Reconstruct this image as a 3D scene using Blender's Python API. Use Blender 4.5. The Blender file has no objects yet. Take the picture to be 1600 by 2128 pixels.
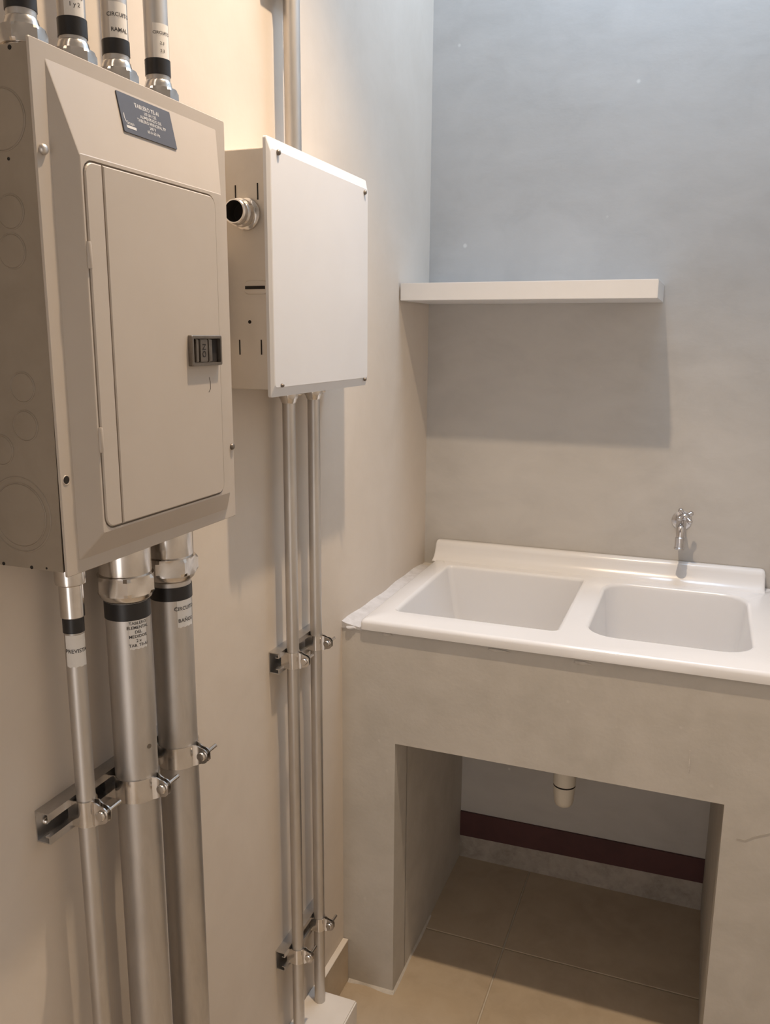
import bpy, bmesh, math, random
from mathutils import Vector, Matrix

# ------------------------------------------------------------------ camera, light, exposure
random.seed(7)
SC = bpy.context.scene
COL = SC.collection
R = math.radians

CAM = Vector((0.7228, -2.2375, 1.5471))
YAW, PITCH, ROLL, FPX = R(20.6971), R(-11.7774), R(0.3811), 1750.57
fwd = Vector((-math.sin(YAW) * math.cos(PITCH), math.cos(YAW) * math.cos(PITCH), math.sin(PITCH)))
rt0 = Vector((math.cos(YAW), math.sin(YAW), 0))
up0 = rt0.cross(fwd)
RT = rt0 * math.cos(ROLL) + up0 * math.sin(ROLL)
UP = up0 * math.cos(ROLL) - rt0 * math.sin(ROLL)
cd = bpy.data.cameras.new('camera')
cam = bpy.data.objects.new('camera', cd)
COL.objects.link(cam)
cam.matrix_world = Matrix(((RT.x, UP.x, -fwd.x, CAM.x), (RT.y, UP.y, -fwd.y, CAM.y), (RT.z, UP.z, -fwd.z, CAM.z), (0, 0, 0, 1)))
cd.sensor_fit = 'HORIZONTAL'
cd.sensor_width = 36
cd.lens = FPX / 1600 * 36
cd.clip_start = 0.02
SC.camera = cam

SC.view_settings.view_transform = 'Standard'
SC.view_settings.look = 'None'
SC.view_settings.gamma = 1
SC.view_settings.use_curve_mapping = False
SC.view_settings.exposure = 0.2

ROOM_X, ROOM_Y, ROOM_Z = 1.14, -3.6, 2.95
LAMP = (0.462, -1.050, 2.87)
SKY_X0, SKY_X1, SKY_Y0, SKY_Y1 = 0.14, 1.00, -0.62, -0.06

w = bpy.data.worlds.new('world')
SC.world = w
w.use_nodes = True
bg = w.node_tree.nodes['Background']
bg.inputs['Color'].default_value = (0.62, 0.76, 1.0, 1)
bg.inputs['Strength'].default_value = 1.0

# warm recessed ceiling downlight (soft-edged cone)
ld = bpy.data.lights.new('downlight_lamp', 'SPOT')
ld.energy = 98
ld.color = (1.0, 0.77, 0.54)
ld.spot_size = R(90)
ld.spot_blend = 0.82
ld.shadow_soft_size = 0.022
lo = bpy.data.objects.new('downlight_lamp', ld)
COL.objects.link(lo)
lo.location = LAMP

# daylight coming down through the small skylight above the tub
ad = bpy.data.lights.new('skylight_daylight', 'AREA')
ad.shape = 'RECTANGLE'
ad.size = SKY_X1 - SKY_X0 - 0.08
ad.size_y = SKY_Y1 - SKY_Y0 - 0.08
ad.energy = 13
ad.color = (0.59, 0.77, 1.0)
ao = bpy.data.objects.new('skylight_daylight', ad)
COL.objects.link(ao)
ao.location = ((SKY_X0 + SKY_X1) / 2, (SKY_Y0 + SKY_Y1) / 2, ROOM_Z + 0.06)

# added soft fill light, unseen, set in the doorway opening behind the camera
dd = bpy.data.lights.new('added_fill_light', 'AREA')
dd.shape = 'RECTANGLE'
dd.size = 0.80
dd.size_y = 1.95
dd.energy = 6.5
dd.color = (1.0, 0.77, 0.50)
do_ = bpy.data.objects.new('added_fill_light', dd)
COL.objects.link(do_)
do_.location = (0.57, ROOM_Y - 0.06, 1.0)
do_.rotation_euler = (R(90), 0, 0)


# ------------------------------------------------------------------ helpers
def link(nt, a, ao_, b, bi):
    nt.links.new(a.outputs[ao_], b.inputs[bi])


def material(name, color, rough=0.6, metal=0.0, mottle=None, bump=None, spec=0.5, rough_var=0.0, specks=None, coat=0.0, stretch=None):
    """mottle = [(scale, second colour, amount)], bump = [(scale, strength, distance)]"""
    m = bpy.data.materials.new(name)
    m.use_nodes = True
    nt = m.node_tree
    b = nt.nodes['Principled BSDF']
    b.inputs['Base Color'].default_value = (*color, 1)
    b.inputs['Roughness'].default_value = rough
    b.inputs['Metallic'].default_value = metal
    b.inputs['Specular IOR Level'].default_value = spec
    b.inputs['Coat Weight'].default_value = coat
    geo = nt.nodes.new('ShaderNodeNewGeometry')
    vec = (geo, 'Position')
    if stretch:
        mp = nt.nodes.new('ShaderNodeMapping')
        mp.inputs['Scale'].default_value = stretch
        nt.links.new(geo.outputs['Position'], mp.inputs['Vector'])
        vec = (mp, 'Vector')
    last = None
    for i, (sc, c2, amt) in enumerate(mottle or []):
        n = nt.nodes.new('ShaderNodeTexNoise')
        n.inputs['Scale'].default_value = sc
        n.inputs['Detail'].default_value = 6
        n.inputs['Roughness'].default_value = 0.62
        n.inputs['Distortion'].default_value = 0.6
        link(nt, vec[0], vec[1], n, 'Vector')
        r = nt.nodes.new('ShaderNodeValToRGB')
        r.color_ramp.elements[0].position = 0.38
        r.color_ramp.elements[1].position = 0.66
        r.color_ramp.elements[0].color = (0, 0, 0, 1)
        r.color_ramp.elements[1].color = (amt, amt, amt, 1)
        link(nt, n, 'Fac', r, 'Fac')
        mx = nt.nodes.new('ShaderNodeMix')
        mx.data_type = 'RGBA'
        link(nt, r, 'Color', mx, 0)
        if last is None:
            mx.inputs[6].default_value = (*color, 1)
        else:
            nt.links.new(last.outputs[2], mx.inputs[6])
        mx.inputs[7].default_value = (*c2, 1)
        last = mx
    if specks:
        sc, c2, thr = specks
        n = nt.nodes.new('ShaderNodeTexVoronoi')
        n.inputs['Scale'].default_value = sc
        link(nt, geo, 'Position', n, 'Vector')
        r = nt.nodes.new('ShaderNodeValToRGB')
        r.color_ramp.elements[0].position = thr
        r.color_ramp.elements[1].position = thr + 0.03
        r.color_ramp.elements[0].color = (1, 1, 1, 1)
        r.color_ramp.elements[1].color = (0, 0, 0, 1)
        link(nt, n, 'Distance', r, 'Fac')
        mx = nt.nodes.new('ShaderNodeMix')
        mx.data_type = 'RGBA'
        link(nt, r, 'Color', mx, 0)
        if last is None:
            mx.inputs[6].default_value = (*color, 1)
        else:
            nt.links.new(last.outputs[2], mx.inputs[6])
        mx.inputs[7].default_value = (*c2, 1)
        last = mx
    if last is not None:
        nt.links.new(last.outputs[2], b.inputs['Base Color'])
    if rough_var:
        n = nt.nodes.new('ShaderNodeTexNoise')
        n.inputs['Scale'].default_value = 14
        n.inputs['Detail'].default_value = 4
        link(nt, vec[0], vec[1], n, 'Vector')
        mr = nt.nodes.new('ShaderNodeMapRange')
        mr.inputs[3].default_value = max(0.02, rough - rough_var)
        mr.inputs[4].default_value = rough + rough_var
        link(nt, n, 'Fac', mr, 0)
        link(nt, mr, 0, b, 'Roughness')
    prev = None
    for sc, st, dist in bump or []:
        n = nt.nodes.new('ShaderNodeTexNoise')
        n.inputs['Scale'].default_value = sc
        n.inputs['Detail'].default_value = 5
        link(nt, vec[0], vec[1], n, 'Vector')
        bp = nt.nodes.new('ShaderNodeBump')
        bp.inputs['Strength'].default_value = st
        bp.inputs['Distance'].default_value = dist
        link(nt, n, 'Fac', bp, 'Height')
        if prev:
            link(nt, prev, 'Normal', bp, 'Normal')
        prev = bp
    if prev:
        link(nt, prev, 'Normal', b, 'Normal')
    return m


M = {}
M['wall_left'] = material('plaster_left', (0.64, 0.57, 0.495), 0.75, mottle=[(1.6, (0.585, 0.515, 0.44), 0.75), (6, (0.68, 0.61, 0.535), 0.45)], bump=[(9, 0.12, 0.01), (120, 0.05, 0.002)], spec=0.3)
M['wall_back'] = material('cement_back', (0.52, 0.50, 0.475), 0.7, mottle=[(2.2, (0.45, 0.43, 0.405), 0.8), (7, (0.57, 0.545, 0.515), 0.5)], bump=[(8, 0.15, 0.01), (110, 0.06, 0.002)], spec=0.3, specks=(9, (0.70, 0.68, 0.64), 0.030), stretch=(1, 1, 1.7))
M['wall_right'] = material('plaster_right', (0.80, 0.76, 0.70), 0.75, mottle=[(2, (0.76, 0.72, 0.66), 0.6)], spec=0.3)
M['wall_plain'] = material('plaster_plain', (0.34, 0.32, 0.29), 0.8, mottle=[(2, (0.29, 0.27, 0.25), 0.7)], spec=0.3)
M['ceiling'] = material('ceiling_paint', (0.75, 0.74, 0.72), 0.8, mottle=[(3, (0.70, 0.69, 0.67), 0.5)], spec=0.3)
M['tile'] = material('floor_tile', (0.52, 0.425, 0.31), 0.45, mottle=[(5, (0.43, 0.345, 0.25), 0.9), (17, (0.57, 0.48, 0.37), 0.5)], bump=[(60, 0.05, 0.002)], rough_var=0.1)
M['grout'] = material('grout', (0.62, 0.56, 0.47), 0.9, mottle=[(30, (0.50, 0.45, 0.38), 0.6)])
M['concrete'] = material('concrete', (0.56, 0.53, 0.49), 0.8, mottle=[(3.2, (0.485, 0.46, 0.42), 0.9), (11, (0.61, 0.58, 0.54), 0.5)], bump=[(14, 0.2, 0.008), (130, 0.12, 0.002)], spec=0.3, specks=(13, (0.58, 0.55, 0.51), 0.030))
M['mortar'] = material('mortar', (0.60, 0.57, 0.53), 0.9, mottle=[(40, (0.45, 0.42, 0.38), 0.6)], bump=[(90, 0.5, 0.003)])
M['rough_strip'] = material('rough_strip', (0.40, 0.355, 0.31), 0.9, mottle=[(12, (0.27, 0.235, 0.20), 0.9), (40, (0.48, 0.43, 0.38), 0.5)], bump=[(60, 0.5, 0.004)])
M['sealant'] = material('white_sealant', (0.60, 0.59, 0.60), 0.8, mottle=[(35, (0.46, 0.45, 0.45), 0.7)], bump=[(70, 0.4, 0.003)])
M['tub'] = material('white_acrylic', (0.74, 0.74, 0.755), 0.22, mottle=[(5, (0.715, 0.715, 0.73), 0.4)], coat=0.3)
M['white'] = material('white_laminate', (0.74, 0.735, 0.735), 0.45, mottle=[(8, (0.715, 0.71, 0.71), 0.4)])
M['white_metal'] = material('white_enamel', (0.70, 0.695, 0.705), 0.42, mottle=[(7, (0.67, 0.665, 0.675), 0.5)])
M['cream_metal'] = material('cream_enamel', (0.68, 0.625, 0.56), 0.45, mottle=[(8, (0.585, 0.54, 0.485), 0.5)])
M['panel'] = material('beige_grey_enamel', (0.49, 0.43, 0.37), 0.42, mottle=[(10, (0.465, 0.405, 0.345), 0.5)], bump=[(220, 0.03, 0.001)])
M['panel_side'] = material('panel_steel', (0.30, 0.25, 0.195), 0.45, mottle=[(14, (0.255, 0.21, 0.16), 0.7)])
M['steel'] = material('galvanised_steel', (0.58, 0.555, 0.53), 0.43, 0.95, mottle=[(22, (0.50, 0.475, 0.45), 0.7), (70, (0.68, 0.655, 0.63), 0.35)], rough_var=0.09, stretch=(1, 1, 0.22))
M['zinc'] = material('bright_zinc', (0.74, 0.71, 0.68), 0.2, 1.0, mottle=[(40, (0.62, 0.59, 0.56), 0.6)], rough_var=0.07)
M['strut'] = material('strut_steel', (0.58, 0.56, 0.54), 0.34, 0.9, mottle=[(30, (0.46, 0.44, 0.42), 0.6)], rough_var=0.08)
M['chrome'] = material('chrome', (0.60, 0.58, 0.58), 0.2, 1.0, mottle=[(30, (0.7, 0.69, 0.69), 0.4)])
M['dark_zinc'] = material('dark_zinc', (0.22, 0.19, 0.16), 0.42, 0.8, mottle=[(60, (0.15, 0.125, 0.10), 0.6)])
M['tape'] = material('black_tape', (0.014, 0.013, 0.014), 0.38, mottle=[(40, (0.02, 0.019, 0.02), 0.5)])
M['paper'] = material('white_paper', (0.76, 0.735, 0.70), 0.8, mottle=[(30, (0.71, 0.685, 0.65), 0.4)])
M['ink'] = material('ink', (0.06, 0.055, 0.055), 0.8, mottle=[(60, (0.10, 0.095, 0.09), 0.5)])
M['plate'] = material('charcoal_plate', (0.085, 0.085, 0.10), 0.4, mottle=[(20, (0.075, 0.073, 0.085), 0.5)])
M['plate_ink'] = material('pale_print', (0.62, 0.61, 0.60), 0.6, mottle=[(60, (0.52, 0.51, 0.50), 0.5)])
M['dark'] = material('dark_hole', (0.014, 0.010, 0.008), 0.8, mottle=[(30, (0.02, 0.015, 0.012), 0.5)])
M['pvc'] = material('white_pvc', (0.72, 0.67, 0.58), 0.4, mottle=[(15, (0.66, 0.61, 0.52), 0.5)])
M['maroon'] = material('maroon_board', (0.085, 0.030, 0.030), 0.6, mottle=[(8, (0.06, 0.022, 0.022), 0.7)])
M['curb'] = material('pale_curb', (0.74, 0.685, 0.62), 0.7, mottle=[(9, (0.68, 0.625, 0.56), 0.6)], bump=[(50, 0.08, 0.003)])
M['glass'] = material('window_glass', (0.9, 0.95, 1.0), 0.02)
M['glass'].node_tree.nodes['Principled BSDF'].inputs['Transmission Weight'].default_value = 1.0
lens = material('lamp_lens', (1, 0.85, 0.62), 0.5)
lens.node_tree.nodes['Principled BSDF'].inputs['Emission Color'].default_value = (1.0, 0.78, 0.52, 1)
lens.node_tree.nodes['Principled BSDF'].inputs['Emission Strength'].default_value = 6.0
M['lens'] = lens


def wloc(o):
    v = Vector((0, 0, 0))
    while o is not None:
        v += o.location
        o = o.parent
    return v


def obj(name, bm, mat, parent=None, smooth=None, origin=None):
    """link a bmesh (built in world coordinates) as one object"""
    off = wloc(parent) if parent else Vector((0, 0, 0))
    loc = Vector((0, 0, 0))
    if origin is not None:
        loc = Vector(origin) - off
        off = Vector(origin)
    bmesh.ops.translate(bm, verts=bm.verts, vec=-off)
    bmesh.ops.recalc_face_normals(bm, faces=bm.faces)
    me = bpy.data.meshes.new(name)
    bm.to_mesh(me)
    bm.free()
    if smooth:
        for p in me.polygons:
            p.use_smooth = True
        me.set_sharp_from_angle(angle=R(smooth))
    me.materials.append(M[mat])
    o = bpy.data.objects.new(name, me)
    o.location = loc
    COL.objects.link(o)
    if parent:
        o.parent = parent
    return o


def tag(o, label, cat=None, group=None, kind=None):
    o['label'] = label
    if cat:
        o['category'] = cat
    if group:
        o['group'] = group
    if kind:
        o['kind'] = kind
    return o


def thing(name, loc, label, cat, group=None):
    o = bpy.data.objects.new(name, None)
    o.empty_display_size = 0.05
    COL.objects.link(o)
    o.location = loc
    return tag(o, label, cat, group)


def struct(name, bm, mat, label, parent=None, **k):
    o = obj(name, bm, mat, parent, **k)
    o['kind'] = 'structure'
    o['label'] = label
    return o


def box(x0, x1, y0, y1, z0, z1, bevel=0.0, bm=None, seg=2):
    own = bm is None
    b2 = bmesh.new()
    bmesh.ops.create_cube(b2, size=1)
    for v in b2.verts:
        v.co = Vector(((x0 + x1) / 2 + v.co.x * (x1 - x0), (y0 + y1) / 2 + v.co.y * (y1 - y0), (z0 + z1) / 2 + v.co.z * (z1 - z0)))
    if bevel:
        bmesh.ops.bevel(b2, geom=b2.edges[:], offset=bevel, segments=seg, affect='EDGES', clamp_overlap=True)
    if own:
        return b2
    merge(bm, b2)
    return bm


def merge(dst, src):
    me = bpy.data.meshes.new('tmp')
    src.to_mesh(me)
    src.free()
    dst.from_mesh(me)
    bpy.data.meshes.remove(me)


def basis(axis):
    a = Vector(axis).normalized()
    t = Vector((0, 0, 1)) if abs(a.z) < 0.9 else Vector((1, 0, 0))
    u = t.cross(a).normalized()
    return a, u, a.cross(u)


def lathe(profile, base, axis=(0, 0, 1), n=32, bm=None, a0=0.0, cap=True):
    """profile: list of (radius, height along axis)"""
    bm = bm or bmesh.new()
    a, u, v = basis(axis)
    base = Vector(base)
    rings = []
    for r, h in profile:
        if r <= 1e-7:
            rings.append([bm.verts.new(base + a * h)])
        else:
            rings.append([bm.verts.new(base + a * h + (u * math.cos(a0 + 2 * math.pi * i / n) + v * math.sin(a0 + 2 * math.pi * i / n)) * r) for i in range(n)])
    for A, B in zip(rings, rings[1:]):
        for i in range(n):
            j = (i + 1) % n
            if len(A) == 1 and len(B) > 1:
                bm.faces.new((A[0], B[j], B[i]))
            elif len(B) == 1 and len(A) > 1:
                bm.faces.new((A[i], A[j], B[0]))
            elif len(A) > 1:
                bm.faces.new((A[i], A[j], B[j], B[i]))
    if cap:
        if len(rings[0]) > 1:
            bm.faces.new(rings[0])
        if len(rings[-1]) > 1:
            bm.faces.new(rings[-1])
    return bm


def tube_path(pts, radii, n=20, bm=None):
    """swept tube through points"""
    bm = bm or bmesh.new()
    pts = [Vector(p) for p in pts]
    rings = []
    for i, p in enumerate(pts):
        d = (pts[min(i + 1, len(pts) - 1)] - pts[max(i - 1, 0)]).normalized()
        t = Vector((1, 0, 0)) if abs(d.x) < 0.9 else Vector((0, 1, 0))
        u = t.cross(d).normalized()
        v = d.cross(u)
        r = radii[i] if isinstance(radii, (list, tuple)) else radii
        rings.append([bm.verts.new(p + (u * math.cos(2 * math.pi * k / n) + v * math.sin(2 * math.pi * k / n)) * r) for k in range(n)])
    for A, B in zip(rings, rings[1:]):
        for i in range(n):
            j = (i + 1) % n
            bm.faces.new((A[i], A[j], B[j], B[i]))
    bm.faces.new(rings[0])
    bm.faces.new(rings[-1])
    return bm


def rrect(u0, u1, v0, v1, rad, n=6):
    """rounded rectangle loop; rad = one radius or (bl, br, tr, tl)"""
    rr = rad if isinstance(rad, (tuple, list)) else (rad,) * 4
    out = []
    for (cu, cv, a, r, su, sv) in ((u0, v0, 180, rr[0], 1, 1), (u1, v0, 270, rr[1], -1, 1), (u1, v1, 0, rr[2], -1, -1), (u0, v1, 90, rr[3], 1, -1)):
        for k in range(n + 1):
            t = R(a + 90 * k / n)
            out.append((cu + su * r + r * math.cos(t), cv + sv * r + r * math.sin(t)))
    return out


def loft(loops, bm=None, cap0=False, cap1=False):
    bm = bm or bmesh.new()
    L = [[bm.verts.new(p) for p in lp] for lp in loops]
    n = len(L[0])
    for A, B in zip(L, L[1:]):
        for i in range(n):
            j = (i + 1) % n
            bm.faces.new((A[i], A[j], B[j], B[i]))
    if cap0:
        bm.faces.new(L[0])
    if cap1:
        bm.faces.new(L[-1])
    return bm


def yz(loop, x):
    return [(x, a, b) for a, b in loop]


def xy(loop, z):
    return [(a, b, z) for a, b in loop]


def ribbon(poly, t, place, h0, h1, bm=None):
    """open 2D polyline thickened by t and extruded from h0 to h1; place(u, v, h) -> point"""
    bm = bm or bmesh.new()
    n = len(poly)
    off = []
    for i in range(n):
        p = Vector(poly[i])
        d0 = (p - Vector(poly[i - 1])).normalized() if i else None
        d1 = (Vector(poly[i + 1]) - p).normalized() if i < n - 1 else None
        if d0 is None:
            d0 = d1
        if d1 is None:
            d1 = d0
        n0 = Vector((-d0.y, d0.x))
        n1 = Vector((-d1.y, d1.x))
        m = (n0 + n1)
        m = m / max(m.length_squared / 2, 0.5)
        off.append((p + m * t / 2, p - m * t / 2))
    L = [[bm.verts.new(place(a.x, a.y, h)) for a, b in off] + [bm.verts.new(place(b.x, b.y, h)) for a, b in reversed(off)] for h in (h0, h1)]
    k = len(L[0])
    for i in range(k):
        j = (i + 1) % k
        bm.faces.new((L[0][i], L[0][j], L[1][j], L[1][i]))
    for LL in L:
        for i in range(n - 1):
            bm.faces.new((LL[i], LL[i + 1], LL[k - 2 - i], LL[k - 1 - i]))
    return bm


def text_bm(lines, size, gap=1.35, align='CENTER'):
    """flat text mesh in the XY plane as a bmesh"""
    cu = bpy.data.curves.new('txt', 'FONT')
    cu.body = '\n'.join(lines)
    cu.size = size
    cu.space_line = gap
    cu.align_x = align
    cu.align_y = 'CENTER'
    cu.resolution_u = 2
    cu.offset = size * 0.012
    o = bpy.data.objects.new('txt', cu)
    COL.objects.link(o)
    bpy.context.view_layer.update()
    me = bpy.data.meshes.new_from_object(o.evaluated_get(bpy.context.evaluated_depsgraph_get()))
    bm = bmesh.new()
    bm.from_mesh(me)
    bpy.data.objects.remove(o)
    bpy.data.curves.remove(cu)
    bpy.data.meshes.remove(me)
    return bm


def at_x(px, py, x):
    d = fwd + RT * ((px - 800) / FPX) - UP * ((py - 1064) / FPX)
    return CAM + d * ((x - CAM.x) / d.x)


def at_y(px, py, y):
    d = fwd + RT * ((px - 800) / FPX) - UP * ((py - 1064) / FPX)
    return CAM + d * ((y - CAM.y) / d.y)


# ------------------------------------------------------------------ the room
T = 0.12
struct('wall_left', box(-T, 0, ROOM_Y - T, T, -0.02, ROOM_Z), 'wall_left', 'beige plastered wall that carries the electrical boxes and conduits')
struct('wall_back', box(0, ROOM_X + T, 0, T, -0.02, ROOM_Z), 'wall_back', 'grey trowelled cement wall behind the laundry tub')
wq = bmesh.new()
box(0, 0.14, ROOM_Y - T, ROOM_Y, -0.02, ROOM_Z, bm=wq)
box(1.0, ROOM_X + T, ROOM_Y - T, ROOM_Y, -0.02, ROOM_Z, bm=wq)
box(0.14, 1.0, ROOM_Y - T, ROOM_Y, 2.03, ROOM_Z, bm=wq)
struct('wall_front', wq, 'wall_plain', 'plain plastered wall with a doorway opening added for the fill light, facing the laundry tub')
struct('wall_right', box(ROOM_X, ROOM_X + T, ROOM_Y, 0, -0.02, ROOM_Z), 'wall_right', 'plain plastered wall across the room from the conduits')
cl = bmesh.new()
box(-T, ROOM_X + T, ROOM_Y - T, SKY_Y0, ROOM_Z, ROOM_Z + 0.1, bm=cl)
box(-T, ROOM_X + T, SKY_Y1, T, ROOM_Z, ROOM_Z + 0.1, bm=cl)
box(-T, SKY_X0, SKY_Y0, SKY_Y1, ROOM_Z, ROOM_Z + 0.1, bm=cl)
box(SKY_X1, ROOM_X + T, SKY_Y0, SKY_Y1, ROOM_Z, ROOM_Z + 0.1, bm=cl)
struct('ceiling', cl, 'ceiling', 'painted ceiling with a recessed downlight and a small skylight')

# floor: grout bed with single tiles on it
fl = struct('floor', box(-T, ROOM_X + T, ROOM_Y - T, T, -0.06, -0.0035), 'grout', 'tan ceramic tile floor with pale grout joints')
TS, GX, GY, GW = 0.60, 0.343, -0.347, 0.0042
ix = 0
xs = [0.0, GX]
while xs[-1] + TS < ROOM_X:
    xs.append(xs[-1] + TS)
xs.append(ROOM_X)
ys = [0.0, GY]
while ys[-1] - TS > ROOM_Y:
    ys.append(ys[-1] - TS)
ys.append(ROOM_Y)
for i in range(len(xs) - 1):
    for j in range(len(ys) - 1):
        x0, x1 = xs[i] + (GW / 2 if i else 0), xs[i + 1] - GW / 2
        y0, y1 = ys[j + 1] + GW / 2, ys[j] - (GW / 2 if j else 0)
        obj('tile', box(x0, x1, y0, y1, -0.012, 0.0, 0.0012, seg=1), 'tile', fl)

# skirting between the tub base and the curb
bb = struct('baseboard_left', box(0.0, 0.013, -0.775, -0.5920, 0.0, 0.113, 0.0015), 'tile', 'short tile skirting on the left wall beside the concrete tub base')
obj('grout_cap', box(0.0, 0.0138, -0.772, -0.5925, 0.1125, 0.1155, 0.0008), 'curb', bb)
# maroon band low on the back wall under the tub
mb = bmesh.new()
loft([[(0.129, -0.006, 0.0715), (0.8180, -0.006, 0.085), (0.8180, -0.006, 0.156), (0.129, -0.006, 0.151)], [(0.129, 0.0, 0.0715), (0.8180, 0.0, 0.085), (0.8180, 0.0, 0.156), (0.129, 0.0, 0.151)]], mb, True, True)
struct('trim_1', mb, 'maroon', 'dark maroon band low on the wall inside the tub base opening')
pl = bmesh.new()
lo0 = [(0.129 + i * 0.0689, (0.014 if i % 2 else 0.010) * 0.5) for i in range(11)]
loft([[(x, -0.004, 0.0) for x, z in lo0] + [(x, -0.004, 0.066 + z + 0.012 * i / 10) for i, (x, z) in reversed(list(enumerate(lo0)))],
      [(x, 0.0, 0.0) for x, z in lo0] + [(x, 0.0, 0.066 + z + 0.012 * i / 10) for i, (x, z) in reversed(list(enumerate(lo0)))]], pl, True, True)
struct('trim_2', pl, 'rough_strip', 'rough unpainted mortar strip along the foot of the wall inside the tub base opening')

# skylight above the tub
wf = bmesh.new()
fw = 0.035
for (a, b, c, d) in ((SKY_X0, SKY_X1, SKY_Y0, SKY_Y0 + fw), (SKY_X0, SKY_X1, SKY_Y1 - fw, SKY_Y1), (SKY_X0, SKY_X0 + fw, SKY_Y0 + fw, SKY_Y1 - fw), (SKY_X1 - fw, SKY_X1, SKY_Y0 + fw, SKY_Y1 - fw)):
    box(a, b, c, d, ROOM_Z + 0.07, ROOM_Z + 0.11, bm=wf)
wo = struct('window_1', wf, 'white', 'white framed skylight in the ceiling above the tub')
obj('window_pane', box(SKY_X0 + fw, SKY_X1 - fw, SKY_Y0 + fw, SKY_Y1 - fw, ROOM_Z + 0.086, ROOM_Z + 0.092), 'glass', wo)

# recessed downlight
dl = thing('downlight', (LAMP[0], LAMP[1], ROOM_Z), 'round recessed downlight in the ceiling above the electrical panel', 'lamp')
obj('trim_ring', lathe([(0.052, -0.001), (0.052, -0.012), (0.075, -0.010), (0.078, -0.004), (0.078, 0.0)], (LAMP[0], LAMP[1], ROOM_Z), cap=False, n=40), 'white', dl, smooth=40)
obj('lens', lathe([(0.0, -0.004), (0.051, -0.004), (0.051, -0.001)], (LAMP[0], LAMP[1], ROOM_Z), cap=False, n=40), 'lens', dl)

# ------------------------------------------------------------------ concrete base of the laundry tub
D, ZT, OA, OB, ZO, XE = 0.5914, 0.910, 0.1287, 0.8187, 0.6495, 0.9475
base = thing('tub_base', (0.47, -D, 0), 'grey concrete base with a square opening that carries the white laundry tub', 'sink base')
cb = bmesh.new()
# front frame (two piers and apron in one outline), 0.1 deep
outl = [(0, 0), (OA, 0), (OA, ZO), (OB, ZO), (OB, 0), (XE, 0), (XE, ZT), (0, ZT)]
yb = -D + 0.085
quads = [(0, 1, 2, None)]
f = {}
for yy in (-D, yb):
    f[yy] = [cb.verts.new((x, yy, z)) for x, z in outl] + [cb.verts.new((x, yy, z)) for x, z in ((0, ZO), (XE, ZO), (OA, ZT), (OB, ZT))]
for yy in (-D, yb):
    V = f[yy]
    for q in ((0, 1, 2, 8), (8, 2, 10, 7), (2, 3, 11, 10), (3, 9, 6, 11), (4, 5, 9, 3)):
        cb.faces.new([V[k] for k in q])
ring = [0, 1, 2, 3, 4, 5, 9, 6, 11, 10, 7, 8]
A, B = f[-D], f[yb]
for k in range(len(ring)):
    i, j = ring[k], ring[(k + 1) % len(ring)]
    cb.faces.new((A[i], A[j], B[j], B[i]))
sharp = [e for e in cb.edges if len(e.link_faces) == 2 and e.calc_face_angle() > 0.5]
bmesh.ops.bevel(cb, geom=sharp, offset=0.004, segments=2, affect='EDGES')
obj('front_frame', cb, 'concrete', base)
sb = bmesh.new()
box(0, OA, yb - 0.002, 0, 0, ZO + 0.004, bm=sb)
box(0, 0.078, yb - 0.002, 0, ZO, ZT, bm=sb)
obj('side_wall', sb, 'concrete', base)
sb = bmesh.new()
box(OB, XE, yb - 0.002, 0, 0, ZO + 0.004, bm=sb)
box(0.886, XE, yb - 0.002, 0, ZO, ZT, bm=sb)
obj('side_wall', sb, 'concrete', base)


def lump(cx, cy, cz, sx, sy, sz, seed, sub=3):
    bm = bmesh.new()
    bmesh.ops.create_icosphere(bm, subdivisions=sub, radius=1)
    rnd = random.Random(seed)
    ph = [rnd.uniform(0, 6) for _ in range(6)]
    for v in bm.verts:
        c = v.co
        k = 1 + 0.18 * math.sin(4 * c.x + ph[0]) + 0.14 * math.sin(7 * c.x + 3 * c.z + ph[1]) + 0.12 * math.sin(6 * c.y + ph[2])
        v.co = Vector((cx + c.x * sx * k, cy + c.y * sy * k, cz + c.z * sz * k))
    return bm


# hairline crack and a pale drip on the front face
M['crack'] = material('crack', (0.45, 0.42, 0.38), 0.9, mottle=[(40, (0.40, 0.37, 0.33), 0.7)])
cp = [at_y(a, b, -D) for a, b in ((1530, 1744), (1548, 1748), (1566, 1741), (1584, 1737), (1604, 1733))]
obj('hairline_crack', ribbon([(p.x, p.z) for p in cp], 0.0045, lambda u, v, h: Vector((u, h, v)), -D - 0.0003, -D + 0.001), 'crack', base)
cp = [at_y(a, b, -D) for a, b in ((1434, 1560), (1433, 1580), (1431, 1604))]
obj('mortar_drip', ribbon([(p.x, p.z) for p in cp], 0.0026, lambda u, v, h: Vector((u, h, v)), -D - 0.0010, -D + 0.001), 'mortar', base)

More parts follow.
